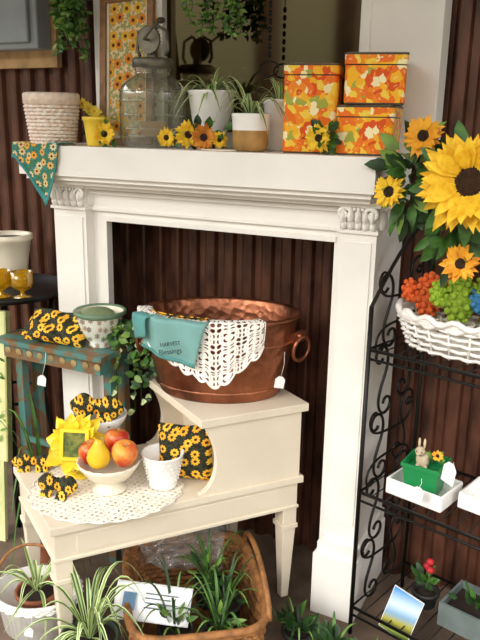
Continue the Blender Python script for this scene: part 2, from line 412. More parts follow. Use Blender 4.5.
def bunch(name,lst,seed,lv=10,z=ZS):
    b=B(); 
    for i,(x,y,zz,r,mm) in enumerate(lst):
        p=V(x,y,zz); sunflower(b,p,toc(p,R.uniform(-.4,.4),R.uniform(0,.4)),r,r*.3,mm,seed+i,14)
        b.tube([p+V(0,.01,0),(x,y+.02,z+.003)],.002,greenA,4)
    cx=sum(l[0] for l in lst)/len(lst); cy=sum(l[1] for l in lst)/len(lst); w=(max(l[0] for l in lst)-min(l[0] for l in lst))/2+.03
    leaves(b,(cx,cy+.02,z+.045),(w,.02,.022),lv,.045,.022,[greenA,greenB],seed)
    b.obj(name)
bunch('sunflower_garland',[(-1.165,1.80,ZS+.030,.030,yel),(-1.085,1.79,ZS+.040,.040,yel),(-1.03,1.78,ZS+.034,.038,mat('petal_rust','#d98a22',.7,col2='#a9601a',scale=30)),(-.990,1.80,ZS+.028,.026,yel)],20,34)
b=B(); p=V(-.685,1.765,ZS+.040); sunflower(b,p,toc(p,-.1,.1),.038,.011,yel,31,13)
leaves(b,(-.675,1.785,ZS+.045),(.045,.012,.03),20,.045,.02,[greenA,greenB],9); b.obj('silk_sunflower')
b=B(); T=TR(-1.09,1.93,ZS)
b.lathe([(.03,0),(.034,.008),(.036,.02),(.058,.08),(.068,.155),(.072,.163),(.068,.165),(.06,.15)],ceram,T,32); b.lathe([(.062,.15),(.001,.155)],soil,T,24,cap=False)
spider(b,(-1.09,1.93,ZS+.15),34,.19,3,.0055); b.obj('potted_spider_plant')
b=B(); T=TR(-.905,1.82,ZS); 
b.lathe([(.035,0),(.044,.004),(.049,.02),(.05,.055)],mat('ochre_glaze','#b98e4e',.35,var=.2,scale=20),T,32)
b.lathe([(.05,.055),(.052,.09),(.054,.098),(.050,.1),(.047,.09)],ceram,T,32,cap=False); b.lathe([(.048,.09),(.001,.092)],soil,T,24,cap=False)
spider(b,(-.905,1.82,ZS+.09),20,.20,5,.006,(1.2,3)); b.obj('potted_spider_plant')
b=B(); pot(b,-.875,1.94,ZS,.035,.046,.14,ceram); spider(b,(-.875,1.94,ZS+.13),14,.13,6,.005,(1,3)); b.obj('potted_spider_plant')
b=B(); b.prism([(-.98+.055*cos(k*.52),1.775+.028*sin(k*.52)) for k in range(12)],ZS,ZS+.004,mat('cream_coaster','#e6d6bd',.8)); b.obj('lace_coaster')
# canisters: overlapping blossoms in orange, amber, cream
def blossom():
    m,nt,bs=base('blossom_print'); N=nt.nodes; L=nt.links
    tc=N.new('ShaderNodeTexCoord'); nz=N.new('ShaderNodeTexNoise'); nz.inputs['Scale'].default_value=30; L.new(tc.outputs['Object'],nz.inputs['Vector'])
    mx=N.new('ShaderNodeMix'); mx.data_type='VECTOR'; mx.inputs[0].default_value=.04; L.new(tc.outputs['Object'],mx.inputs[4]); L.new(nz.outputs['Color'],mx.inputs[5])
    vo=N.new('ShaderNodeTexVoronoi'); vo.inputs['Scale'].default_value=58; L.new(mx.outputs[1],vo.inputs['Vector'])
    sc=N.new('ShaderNodeSeparateColor'); L.new(vo.outputs['Color'],sc.inputs[0])
    cr=N.new('ShaderNodeValToRGB'); cr.color_ramp.interpolation='CONSTANT'; e=cr.color_ramp.elements
    e[0].position=0; e[0].color=lin('#f27416'); e[1].position=.20; e[1].color=lin('#fbb924')
    for p_,c_ in((.40,'#fdeeb8'),(.50,'#f68d1e'),(.68,'#f9d246'),(.84,'#e2540f'),(.94,'#a9ad45')): q=e.new(p_); q.color=lin(c_)
    L.new(sc.outputs[0],cr.inputs[0])
    mm=N.new('ShaderNodeMix'); mm.data_type='RGBA'; mr=N.new('ShaderNodeMapRange'); mr.inputs[1].default_value=.0; mr.inputs[2].default_value=.22; mr.inputs[3].default_value=.75; mr.inputs[4].default_value=0
    L.new(vo.outputs['Distance'],mr.inputs[0]); L.new(mr.outputs[0],mm.inputs[0]); L.new(cr.outputs[0],mm.inputs[6]); mm.inputs[7].default_value=lin('#fff0b0')
    L.new(mm.outputs[2],bs.inputs['Base Color']); bs.inputs['Roughness'].default_value=.35; bs.inputs['Specular IOR Level'].default_value=.3; return m
can=blossom()
rimm=mat('canister_rim','#5a5044',.4,metal=.6)
def canister(name,x,y,z,w,h,rz):
    b=B(); T=TR(x,y,z,rz); hw=w/2; c=.012
    def rr(hw):
        P=[]
        for cx,cy,a0 in ((hw-c,hw-c,0),(-hw+c,hw-c,90),(-hw+c,-hw+c,180),(hw-c,-hw+c,270)):
            for k in range(5): a=math.radians(a0+22.5*k); P.append((cx+c*cos(a),cy+c*sin(a)))
        return P
    b.prism(rr(hw),.004,h-.03,can,T); b.prism(rr(hw-.002),0,.004,rimm,T)
    b.prism(rr(hw-.003),h-.03,h-.027,rimm,T)
    b.prism(rr(hw+.002),h-.027,h-.003,can,T); b.prism(rr(hw+.003),h-.005,h,rimm,T); b.prism(rr(hw-.006),h,h+.001,can,T)
    return b.obj(name)
canister('square_canister',-.752,1.885,ZS,.142,.225,.28)
canister('square_canister',-.590,1.880,ZS,.144,.122,.12)
canister('square_canister',-.582,1.880,ZS+.124,.150,.122,.3)
# framed picture
b=B(); T=TR(-1.40,1.935,ZS,0,-.12,-.05)
fr=mat('gilt_frame','#9a6d3e',.5,var=.2,scale=30); pw,phh=.1,.46
b.box(-pw,pw,0,.012,0,phh,flowers('sunflower_print',24,'#f0d4a8','#e58a20','#6a3414','XZ',9,.40,'#f0bd32',bg2='#a9a86a',edge=.12),T)
for x0,x1,z0,z1 in ((-pw,-pw+.022,0,phh),(pw-.022,pw,0,phh),(-pw+.02,pw-.02,0,.022),(-pw+.02,pw-.02,phh-.022,phh)): b.box(x0,x1,-.014,.004,z0,z1,fr,T)
for x0,x1,z0,z1 in ((-pw+.022,-pw+.03,.022,phh-.022),(pw-.03,pw-.022,.022,phh-.022),(-pw+.03,pw-.03,.022,.03)): b.box(x0,x1,-.006,.002,z0,z1,creamc,T)
b.obj('framed_sunflower_picture')
def trailing(name,x,y,z0,z1,n,spread,L,ms,seed):
    b=B(); rr=random.Random(seed)
    for i in range(n):
        px=x+rr.uniform(-spread,spread); py=y+rr.uniform(-.03,.03); zz=z0+rr.uniform(0,.4)*(z1-z0)
        pts=[V(px+.01*sin(k*1.1+i),py,z1+(zz-z1)*k/14) for k in range(15)]; b.tube(pts,.0012,greenB,4)
        for q in pts[1:]:
            for k in range(4): b.leaf(q,V(rr.uniform(-1,1),rr.uniform(-1,.5),rr.uniform(-.8,.2)),V(0,-1,.5),L*rr.uniform(.7,1.2),L*.45,rr.choice(ms))
    return b.obj(name)
trailing('hanging_fern',-1.615,1.93,1.60,2.0,18,.045,.03,[greenA,greenA,greenC],5)
trailing('trailing_ivy',-1.11,1.97,1.60,2.0,12,.13,.022,[greenA,greenC],6)
b=B(); b.tube([(-.93,1.98,2.2),(-.93,1.98,1.75)],.0015,black,4)
for k in range(7): b.ball((-.93,1.98,1.75-.022*k),(.006,.006,.009),black,8)
b.tube([(-.93+.03*cos(t),1.98,1.58+.02*sin(t)) for t in [k*.4 for k in range(16)]],.0025,black,5); b.obj('wind_chime')
# cloth on shelf end
clothm=flowers('floral_teal_cloth',34,'#2f7f7a','#e7a52c','#5b2d12','XZ',8,.36,'#d9d6b0',bg2='#3f6e45')
b=B()
def cl(u,v):
    x=-1.69+.185*u; ln=.17*(1-abs(u-.72)/.72 if u<.72 else 1-(u-.72)/.32)+.02
    if u<.1: ln=max(ln,.045)
    s_=v*(.07+ln)
    if s_<.07: return V(x,1.80-s_,ZS+.004+.002*sin(u*9))
    return V(x+.003*sin(s_*40),1.731-.006*abs(sin(u*10)),ZS+.003-(s_-.07))
b.patch(cl,24,24,clothm); b.patch(lambda u,v: cl(u,.90+.1*v)+V(0,-.002,0),24,3,mat('teal_hem','#3b8f8d',.8)); b.obj('floral_cloth',thick=.002)
# ---------------- step table
ZT,ZU=.42,.65
e1=V(cos(math.radians(52.5)),sin(math.radians(52.5)),0); e2=V(cos(math.radians(147)),sin(math.radians(147)),0)
O=V(-1.160,1.232,0)
TT=Matrix((e1,e2,V(0,0,1))).transposed().to_4x4(); TT.translation=O
b=B(); Ls,Ds=.745,.40
b.box(0,Ls,0,Ds,ZT-.022,ZT,cream,TT)
b.box(.012,Ls-.012,.012,Ds-.012,ZT-.105,ZT-.022,cream,TT)
b.box(.07,Ls-.07,.010,.014,ZT-.09,ZT-.035,cream,TT)
b.box(.008,Ls-.008,.008,Ds-.008,ZT-.108,ZT-.098,cream,TT)
for lx in(.035,Ls-.035):
    for ly in(.035,Ds-.035):
        for za,zb,wa,wb in ((ZT-.16,ZT-.105,.023,.023),(ZT-.175,ZT-.16,.027,.027),(0.0,ZT-.175,.012,.022)):
            vs=[(lx+sx*w,ly+sy*w,z) for z,w in((za,wa),(zb,wb)) for sx,sy in((-1,-1),(1,-1),(1,1),(-1,1))]
            b.add(vs,[(3,2,1,0),(4,5,6,7)]+[(i,(i+1)%4,4+(i+1)%4,4+i) for i in range(4)],cream,False,TT)
s0=.435
b.box(s0-.02,Ls+.005,-.003,Ds,ZU-.024,ZU,cream,TT)
poly=[(Ls-.012,ZT),(Ls-.012,ZU-.024),(s0,ZU-.024)]
for k in range(9):
    a=k/8*pi/2; poly.append((s0+.03*sin(a), ZU-.034-.10*(k/8)))
for k in range(1,9):
    a=k/8*pi/2; poly.append((s0+.03-.05*(1-cos(a)), ZU-.134-(ZU-.134-ZT-.008)*sin(a)))
poly.append((s0-.02,ZT))
def panel(y0,y1):
    n=len(poly); vs=[(x,y0,z) for x,z in poly]+[(x,y1,z) for x,z in poly]
    b.add(vs,[tuple(range(n)),tuple(range(n,2*n))[::-1]]+[(i,n+i,n+(i+1)%n,(i+1)%n) for i in range(n)],cream,False,TT)
panel(.006,.024); panel(Ds-.024,Ds-.006)
b.box(Ls-.03,Ls-.013,.007,Ds-.007,ZT,ZU-.024,cream,TT)
b.box(s0+.10,s0+.112,.02,Ds-.02,ZT,ZU-.024,cream,TT)
b.obj('step_end_table',bevel=.003)
# ---------------- copper tub
C=V(-.980,1.800,0); An=math.radians(24); TA=.226; TB=.158; HB=.232
Td=TR(C.x,C.y,ZU+.001,An)
def rad(z): t=z/HB; return .80+.20*t**.8
b=B()
prof=[(.001,.004),(rad(0)*.97,.0),(rad(0),.006)]+[(rad(HB*k/8),HB*k/8) for k in range(1,9)]
b.lathe(prof+[(1.03,HB+.003),(1.045,HB+.010),(1.02,HB+.016),(.985,HB+.008)]+[(rad(HB*k/8)-.03,HB*k/8) for k in range(7,-1,-1)]+[(.001,.006)],copper,Td,64,TA,TB,cap=False)
for z in(.03,HB*.72): b.lathe([(rad(z)+.0,z-.005),(rad(z)+.03,z),(rad(z)+.0,z+.005)],copper,Td,64,TA,TB,cap=False)
for sg in(-1,1):
    x=sg*(TA*.98)
    TH=Td@TR(x,-.03*sg if sg>0 else 0,HB-.05,0 if sg<0 else -.75)
    b.box(-.006+sg*.004,.010+sg*.004,-.028,.028,-.014,.014,copper,TH)
    b.tube([(sg*.022+sg*.004*cos(t),.034*sin(t),-.034+.036*cos(t)) for t in [2*pi*k/24 for k in range(24)]],.0055,copper,8,TH,True)
    b.tube([(0,0,0),(sg*.022,0,.004)],.009,copper,8,TH)
tub=b.obj('copper_tub')
def surf(phi,z,off=0):
    a=-math.radians(phi); r=rad(max(0,min(z,HB))); return Td@V((TA*r+off)*cos(a),(TB*r+off)*sin(a),z)
b=B()
def drape(phi,s_,off):
    if s_<0: return surf(phi,HB+.02+s_*.6, off-.03+.15*s_)
    if s_<.02: return surf(phi,HB+.022-(s_-.0)*.1,off+ -.02+1.6*s_)
    return surf(phi,HB+.02-(s_-.02),off+.012)
def lf(u,v):
    phi=56+122*u; k=(phi-88)
    L=.205-.0036*abs(k) if k<0 else .205-.0019*abs(k)
    L=max(L,.075)+.014*abs(sin(u*pi*12)); s_=-.03+v*(L+.03)
    return drape(phi,s_,.004+.010*abs(sin(u*24))*max(v,0))
b.patch(lf,110,40,lac,us=3.2,vs_=1.7)
thr=mat('crochet_thread','#fffaf0',.9)
b.tube([lf(k/160,1) for k in range(161)],.0028,thr,5)
b.tube([lf(k/160,.82) for k in range(161)],.0018,thr,5)
b.obj('crochet_doily')
b=B()
def tf(u,v):
    phi=98+48*u+12*(v-.5); L=.150-.03*u; s_=-.03+v*(L+.03)
    return drape(phi,s_,.020+.006*sin(u*11+v*2))
b.patch(tf,30,24,teal)
tdk=mat('teal_cloth_dark','#5d9c99',.85)
def tf2(u,v):
    phi=136+19*u+4*v; L=.08+.02*u; s_=-.03+v*(L+.03)
    return drape(phi,s_,.032)
b.patch(tf2,20,16,tdk)
b.patch(lambda u,v: tf(u,.93+.05*v)+V(-.001,-.004,0),20,3,tdk)
b.patch(lambda u,v: drape(96+46*u,-.06+.065*v,.022)+V(0,0,.012),16,6,sunfab)
tow=b.obj('kitchen_towel',thick=.003)
def text(s_,size,p,right,upv,parent,name,m):
    cu=bpy.data.curves.new(name,'FONT'); cu.body=s_; cu.size=size; cu.align_x='CENTER'; cu.extrude=.0004
    o=bpy.data.objects.new(name,cu); bpy.context.collection.objects.link(o); cu.materials.append(m)
    right=right.normalized(); n_=right.cross(upv).normalized(); up=n_.cross(right)
    Mx=Matrix((right,up,n_)).transposed().to_4x4(); Mx.translation=p; o.matrix_world=Mx
    bpy.context.view_layer.update(); pm=parent.matrix_world.copy(); o.parent=parent; o.matrix_parent_inverse=pm.inverted(); return o
pm_=surf(117,HB-.045,.051); rt_=surf(110,HB-.037,.051)-surf(124,HB-.053,.051)
dk=mat('print_ink','#20302f',.8)
text('HARVEST',.016,pm_,rt_,V(0,0,1),tow,'towel_print_1',dk); text('Blessings',.021,pm_-V(0,0,.023),rt_,V(0,0,1),tow,'towel_print_2',dk)
def tag(p,name='price_tag',w=.02,h=.028,top=.03,rz=.4):
    b=B(); T=TR(p[0],p[1],p[2],rz,0,.15)
    b.prism([(-w/2,0),(w/2,0),(w/2,h*.75),(w*.2,h),(-w*.2,h),(-w/2,h*.75)],-.0006,.0006,tagm,T@Matrix.Rotation(pi/2,4,'X'))
    b.tube([(0,0,h*.9),(.004,.004,h+top*.5),(.0,.01,h+top)],.0007,tagm,4,T); return b.obj(name)
h=surf(42,HB-.12,.03); tag((h.x,h.y,h.z-.06),h=.035,w=.028,top=.07,rz=.6)
# ---------------- table top things
b=B(); C2=V(-1.165,1.475,ZT+.002)
vs=[];uv=[];fs=[];nu,nv=96,14
for j in range(nv+1):
    for i in range(nu):
        a=2*pi*i/nu; v=j/nv; r=v*(1+.05*abs(sin(a*12))*(v>.9)); p=e1*cos(a)*.205*r+e2*sin(a)*.185*r
        q=V(C2.x+p.x,C2.y+p.y,C2.z+.002*abs(sin(a*12))*v); vs.append(q); uv.append(((q.x-C2.x)*7,(q.y-C2.y)*7))
for j in range(nv):
    for i in range(nu): k=(i+1)%nu; fs.append((j*nu+i,j*nu+k,(j+1)*nu+k,(j+1)*nu+i))
b.add(vs,fs,lacF,True,None,uv); b.tube(vs[-nu:],.0022,thr,4,None,True); b.obj('table_doily')
ZD=ZT+.004
flut=lambda a,z: 1+.035*abs(sin(a*10))
b=B(); T=TR(-1.155,1.475,ZD)
b.lathe([(.045,0),(.048,.006),(.03,.014),(.022,.024),(.03,.032),(.06,.045),(.08,.075),(.087,.09),(.083,.09),(.07,.07),(.03,.045),(.001,.042)],creamc,T,60,fn=flut)
b.obj('fruit_bowl')
redm=mat('apple_skin','#b8281e',.3,col2='#dd8a3a',scale=22,lo=.3,hi=.5); yelf=mat('pear_skin','#f6d030',.35,col2='#eab92a',scale=9); pch=mat('peach_skin','#d8472c',.5,col2='#f0b048',scale=16,lo=.4,hi=.6)
def apple(name,x,y,z,r,m,rx=0,ry=0):
    b=B(); T=TR(x,y,z,0,rx,ry)
    P=[(.001,-.8),(.25,-.92),(.55,-.85),(.82,-.5),(.98,0),(1.0,.3),(.88,.68),(.6,.9),(.3,.92),(.12,.82),(.001,.74)]
    b.lathe([(a*r,c*r) for a,c in P],m,T,20,cap=False); b.tube([(0,0,.74*r),(.004,0,1.15*r)],.0018,wood,5,T); return b.obj(name)
def pear(name,x,y,z,r,m,rx=0,ry=0):
    b=B(); T=TR(x,y,z,0,rx,ry)
    P=[(.001,-.9),(.4,-.95),(.8,-.65),(1,-.1),(.9,.45),(.6,.95),(.42,1.35),(.3,1.62),(.14,1.72),(.001,1.7)]
    b.lathe([(a*r,c*r) for a,c in P],m,T,20,cap=False); b.tube([(0,0,1.7*r),(.006,0,2.1*r)],.0018,wood,5,T); return b.obj(name)
bx,by,bz=-1.155,1.475,ZD+.09
apple('apple',bx-.050,by-.010,bz+.012,.036,redm,.2,-.3); pear('pear',bx-.005,by-.038,bz+.022,.033,yelf,.1,.12)
apple('peach',bx+.045,by+.012,bz+.022,.037,pch,.2,.3); apple('apple',bx-.005,by+.045,bz+.035,.036,redm,-.2,0)
b=B(); T=TR(-1.035,1.565,ZD)
b.lathe([(.03,0),(.04,.003),(.042,.012),(.04,.018),(.05,.06),(.057,.095),(.061,.102),(.058,.104),(.053,.095),(.045,.05),(.03,.02),(.001,.018)],ceram,T,48,fn=lambda a,z:1+(.02*abs(sin(a*12)) if z>.09 else 0))
for j in range(5):
    z=.028+j*.014; rr_=.0425+(z-.018)*.19
    for i in range(20):
        a=2*pi*(i+.5*(j%2))/20; b.ball((rr_*cos(a),rr_*sin(a),z),.0035,ceram,6,T)
b.obj('milk_glass_cup')
# sunflower photo holder
b=B(); p=V(-1.285,1.50,ZT+.105); d=V(.35,-.9,.2); ymat=mat('painted_yellow','#f9dc35',.4,var=.04)
sunflower(b,p,d,.098,.05,ymat,41,12,2,ymat); Tq=face_to(p+d.normalized()*.016,d); b.box(-.032,.032,-.036,.036,.004,.012,mat('card_green','#3c5a2c',.7,col2='#8a8a3a',scale=60),Tq)
for x0,x1,y0,y1 in((-.042,-.032,-.046,.046),(.032,.042,-.046,.046),(-.032,.032,-.046,-.036),(-.032,.032,.036,.046)): b.box(x0,x1,y0,y1,.002,.018,ymat,Tq)
b.tube([p,V(p.x-.03,p.y+.06,ZT+.003)],.004,ymat,6); b.tube([p,V(p.x,p.y-.01,ZT+.003)],.005,ymat,6); b.ball((p.x,p.y-.01,ZT+.006),(.04,.02,.006),ymat,12)
b.obj('sunflower_photo_holder')
def pillow(b,T,w,h,t,m,wr=.0):
    for sg in(1,-1):
        def fn(u,v):
            x=2*u-1;y=2*v-1; e=(max(0,(1-x**4))*max(0,(1-y**4)))**.5
            pin=1-.08*(1-abs(x*y))*(max(abs(x),abs(y))**4)
            z=t*e*(1+.25*wr*sin(x*7+y*5)); return V(x*w/2*pin,y*h/2*pin,sg*z)
        b.patch(fn,16,16,m,T)
def lobes(b,c,w,h,m,rz=0):
    T=TR(c[0],c[1],c[2],rz)
    for sg in(-1,1):
        def fn(u,v,sg=sg):
            a=2*pi*v; x=u; rr_=(sin(pi*min(1,x*.93+.05))**.6)*(1+.12*sin(a*4+x*5)); return V(sg*x*w/2,rr_*h*.42*cos(a),h*.5+rr_*h*.5*sin(a))
        b.patch(fn,12,18,m,T)
    b.ball((0,0,h*.5),(w*.08,h*.35,h*.35),m,12,T)
    for sg in(-1,1): pillow(b,T@TR(sg*w*.2,-h*.35,h*.22,0,.9,0),w*.3,h*.9,.003,m)
b=B(); lobes(b,(-1.43,1.470,ZT+.002),.13,.042,sunfab,.5); b.obj('sunflower_fabric_bow')
b=B(); lobes(b,(-1.265,1.385,ZT+.006),.12,.052,sunfab,.2); b.obj('sunflower_fabric_bow')
b=B(); T=TR(-1.30,1.625,ZT)
b.lathe([(.05,0),(.052,.006),(.02,.02),(.016,.06),(.02,.085),(.05,.10),(.074,.13),(.08,.15),(.076,.15),(.06,.12),(.001,.1)],ceram,T,60,fn=flut)
b.obj('pedestal_dish')
b=B(); lobes(b,(-1.30,1.61,ZT+.14),.17,.07,sunfab,.25); b.obj('sunflower_fabric_bow')
b=B(); pillow(b,TR(-1.0,1.632,ZT+.088,.35,pi/2-.12,.06),.165,.170,.026,sunfabT); b.obj('sunflower_cushion')
# ---------------- small painted table
tm=mat('painted_folk_wood','#4d7d76',.5,col2='#7a5a3a',scale=22,lo=.44,hi=.54)
b=B(); ZP=.745
b.box(-1.72,-1.29,1.625,1.80,ZP-.016,ZP,tm); b.box(-1.70,-1.31,1.645,1.79,ZP-.065,ZP-.016,tm)
for k in range(9): b.ball((-1.68+.045*k,1.643,ZP-.04),(.012,.003,.012),mat('folk_rose','#b59a62',.6,var=.2),8)
for x in(-1.69,-1.325):
    for y in(1.71,1.78):
        b.box(x-.014,x+.014,y-.014,y+.014,0,ZP-.065,tm)
b.box(-1.70,-1.31,1.775,1.785,.3,.32,tm); b.box(-1.70,-1.31,1.70,1.71,.36,.38,tm)
b.obj('painted_side_table',bevel=.002)
b=B(); pillow(b,TR(-1.50,1.69,ZP+.05,.2,.85,.15),.20,.115,.028,sunfabT,1); pillow(b,TR(-1.57,1.70,ZP+.03,.3,.4,.25),.13,.10,.02,sunfabT,1); b.obj('sunflower_cushion')
b=B(); T=TR(-1.37,1.73,ZP); fl=flowers('floral_china',34,'#dfe2d6','#7c8c74','#b0776c','DZ',6,.32,'#c8b0a0',rough=.25); grim=mat('green_glaze_rim','#6f8f72',.3)
b.lathe([(.035,0),(.040,.006),(.034,.012),(.050,.035),(.066,.07),(.074,.10)],fl,T,36); b.lathe([(.074,.10),(.081,.104),(.083,.114),(.078,.118),(.072,.112)],grim,T,36,cap=False); b.lathe([(.072,.112),(.06,.07),(.03,.04),(.001,.036)],creamc,T,36,cap=False)
b.ball((-.01,0,.10),(.055,.055,.022),mat('dried_moss','#8a9a70',.95,bump=1,bscale=80),16,T); b.obj('green_rimmed_bowl')
b=B(); rr=random.Random(3)
for i in range(12):
    a=rr.uniform(-2.6,.4); st=V(-1.29+.02*cos(a),1.76,ZP+.05); pts=[]; L=rr.uniform(.12,.22)
    for k in range(10):
        t=k/9; pts.append(st+V(cos(a)*.07*t**.6,sin(a)*.05*t, .15*t-.02-(.35 if i%2 else .14)*t*t*L/.2*1.0))
    b.tube(pts,.0014,greenB,4)
    for q in pts:
        for k in range(2): b.leaf(q,V(rr.uniform(-1,1),rr.uniform(-1,.2),rr.uniform(-.6,.6)),V(0,-1,.6),.034,.022,rr.choice([greenA,greenC,greenB,stripe]))
b.lathe([(.03,0),(.034,.05),(.03,.05)],greenB,TR(-1.275,1.775,ZP-.0),20)
b.obj('variegated_ivy')
tag((-1.52,1.615,.62),rz=.3,h=.035,w=.028,top=.08)
b=B(); pot(b,-1.50,1.60,0,.05,.06,.12,mat('terracotta','#9a5a3a',.8)); spider(b,(-1.50,1.60,.11),20,.56,12,.007,(4,8),(1,3),greenA); b.obj('potted_grass')
# ---------------- black tray table
b=B(); T=TR(-1.885,1.84,0)
b.lathe([(.20,.835),(.225,.837),(.23,.845),(.23,.858),(.226,.858),(.224,.848),(.001,.847)],black,T,48)
for k in range(4):
    a=pi/4+k*pi/2; b.tube([(.17*cos(a),.17*sin(a),.84),(.12*cos(a),.12*sin(a),.45),(.18*cos(a),.18*sin(a),0)],.010,black,6,T)
b.tube([(.12*cos(t),.12*sin(t),.45) for t in [2*pi*k/24 for k in range(24)]],.006,black,6,T,True)
b.obj('black_tray_table')
b=B(); pot(b,-1.905,1.90,.848,.055,.078,.185,creamc,.012,lambda a,z:1+(.012*abs(sin(a*9)))); b.obj('ceramic_urn')
for x,y in((-1.79,1.74),(-1.72,1.765)):
    b=B(); b.lathe([(.03,0),(.032,.004),(.008,.01),(.007,.022),(.03,.035),(.036,.05),(.036,.09),(.033,.09),(.032,.05),(.001,.037)],amber,TR(x,y,.849),20,fn=lambda a,z:1+.03*abs(sin(a*8))); b.obj('amber_glass_goblet')
b=B(); pm=mat('painted_cream_green','#dcd9a4',.6,col2='#c6cb8c',scale=8)
T=TR(-1.71,1.62,.0,.15,-.08)
b.box(-.42,0,0,.018,.30,.82,pm,T); b.box(-.42,0,-.004,.022,.30,.312,pm,T); b.box(-.006,0,-.004,.022,.30,.82,mat('sign_edge','#b3b06c',.6),T)
b.box(-.40,-.37,.0,.016,0,.3,pm,T); b.box(-.05,-.02,.0,.016,0,.3,pm,T)
rr=random.Random(9)
for i in range(40):
    p=T@V(rr.uniform(-.2,-.01),-.003,rr.uniform(.35,.78)); b.leaf(p,V(rr.uniform(-1,1),0,rr.uniform(-.2,1)),V(0,-1,0),.03,.010,rr.choice([greenA,greenC]),0)
b.obj('painted_sign_board')
# ---------------- wicker basket with plants
TB_=TR(-.925,1.545,.0,math.radians(-53))
b=B(); wicker(b,TB_,.235,.185,.15,wick,10,.0075,34,5,.10,amp=.005); b.box(-.20,.20,-.155,.155,0.002,.01,wick,TB_)
b.tube([TB_@V(.19*cos(t),.185,.15+.09*sin(t)) for t in [pi*k/20 for k in range(21)]],.008,wick,6)
b.obj('wicker_basket')
b=B(); npot=mat('nursery_pot','#2a2a28',.6)
for (x,y,k) in((-.09,.06,1),(.03,.09,2),(.14,.06,3),(.12,-.06,4)):
    q=TB_@V(x,y,.012); pot(b,q.x,q.y,q.z,.038,.046,.09,npot); spider(b,(q.x,q.y,q.z+.08),18,.23,k+77,.0042,(1.2,4.5),(.8,2.2),greenA if k%2 else greenB)
    leaves(b,(q.x,q.y,q.z+.11),(.055,.05,.06),16,.045,.015,[greenA,greenB,greenB,greenC],k+9,True)
b.obj('seedling_plants')
b=B(); sheet=mat('plastic_bag','#fbfcfc',.35,var=.02)
T=TR(-.965,1.40,.165,.40,-.75,.06)
b.patch(lambda u,v: V(-.105+.21*u,.004*sin(u*9)+.003*sin(v*7),-.05+.10*v),16,10,sheet,T); 
for i in range(4): b.box(-.02,.07-.02*(i%2),-.0015,.0,.02-.012*i,.023-.012*i,mat('label_ink','#6a7a80',.8),T@TR(0,-.008,0))
b.box(-.08,-.045,-.0015,0,-.025,.02,mat('label_blue','#6a8fb0',.7),T@TR(0,-.008,0))
b.obj('seed_bag',thick=.002)
b=B(); cel=glass('cellophane','#eef2f2',.4,'#ffffff',.15)
T=TR(-1.06,1.64,.10,.4,-.3)
b.patch(lambda u,v: V(-.14+.30*u,.045*noise.noise(V(u*6,v*6,0))+.05*v,.17*v+.03*noise.noise(V(u*6,v*3,4))),30,18,cel,T); b.obj('cellophane_wrap')
b=B(); pot(b,-1.075,1.268,0,.055,.075,.115,mat('dark_plastic_pot','#3c4a3a',.5)); spider(b,(-1.075,1.268,.11),34,.36,21,.006,(.5,4.2),(.9,2.4)); b.obj('potted_spider_plant')
T=TR(-1.325,1.345,.0,.35)
b=B(); b.lathe([(.082,0),(.09,.004),(.104,.10),(.113,.105),(.115,.128),(.108,.13),(.10,.10),(.001,.05)],ceram,T,96,1.1,.92,fn=lambda a,z:1+(.02*abs(sin(a*20)) if .0<z<.104 else 0))
wicker(b,T@TR(0,0,.104),.126,.106,.022,ceram,3,.004,26,2,.0,amp=.003,rim=False)
b.tube([(-.125*cos(t)*1.0,0,.115+.15*sin(t)) for t in [pi*k/20 for k in range(21)]],.004,wick,6,T); b.obj('white_basket_planter')
b=B(); pot(b,-1.325,1.345,.055,.04,.06,.065,MC['terracotta']); spider(b,(-1.325,1.345,.12),22,.2,33,.006,(.5,3)); b.obj('potted_spider_plant')
tag((-1.262,1.235,.06),rz=.4,h=.03,w=.024,top=.03)
# ---------------- bakers rack
b=B(); P0=V(-.512,1.745,0); ang=math.atan2(.30,.078); sd=V(cos(ang),sin(ang),0); wd_=V(sd.y,-sd.x,0); DP=.30; WW=.62
RT=Matrix((wd_,sd,V(0,0,1))).transposed().to_4x4(); RT.translation=P0
tr=.0062
for x in(0,WW):
    b.tube([(x,0,0),(x,0,.98)],tr,black,8,RT); b.tube([(x,DP,0),(x,DP,1.18)],tr,black,8,RT)
    b.tube([(x,0,.98)]+[(x,DP*k/10,.98+.20*sin(pi/2*k/10)) for k in range(11)],tr*.8,black,6,RT)
for z in(.09,.455,.865):
    b.tube([(0,0,z),(WW,0,z),(WW,DP,z),(0,DP,z)],tr*.8,black,6,RT,True)
    b.tube([(0,0,z-.025),(WW,0,z-.025)],tr*.6,black,6,RT)
    for k in range(1,16): b.tube([(WW*k/16,0,z),(WW*k/16,DP,z)],.0022,black,4,RT)
def scroll(T,size,A,kind,r=.0042):
    pts=[];x=z=0; n=64
    for i in range(n+1):
        s_=-1+2*i/n; th=A*s_*s_ if kind=='S' else A*s_**3
        pts.append((x,z)); x+=cos(th)*2/n; z+=sin(th)*2/n
    cx=(pts[0][0]+pts[-1][0])/2; cz=(pts[0][1]+pts[-1][1])/2
    dx=pts[-1][0]-pts[0][0];dz=pts[-1][1]-pts[0][1]; L=math.hypot(dx,dz); a=math.atan2(dz,dx)
    out=[]
    for p in pts:
        X=(p[0]-cx)/L*size;Z=(p[1]-cz)/L*size; out.append((0,X*cos(-a)-Z*sin(-a),X*sin(-a)+Z*cos(-a)))
    b.tube(out,r,black,5,T)
for i in range(5):
    z=.17+i*.195
    scroll(RT@TR(0,.085,z)@Matrix.Rotation(pi/2+.12,4,'X'),.135,6.5,'S')
    scroll(RT@TR(0,.215,z+.03)@Matrix.Rotation(pi/2-.12,4,'X')@Matrix.Scale(-1,4,V(0,0,1)),.135,6.5,'S')
    scroll(RT@TR(0,.15,z+.10)@Matrix.Scale(-1 if i%2 else 1,4,V(0,0,1)),.16,4.2,'C',.0036)
b.obj('wrought_iron_rack')
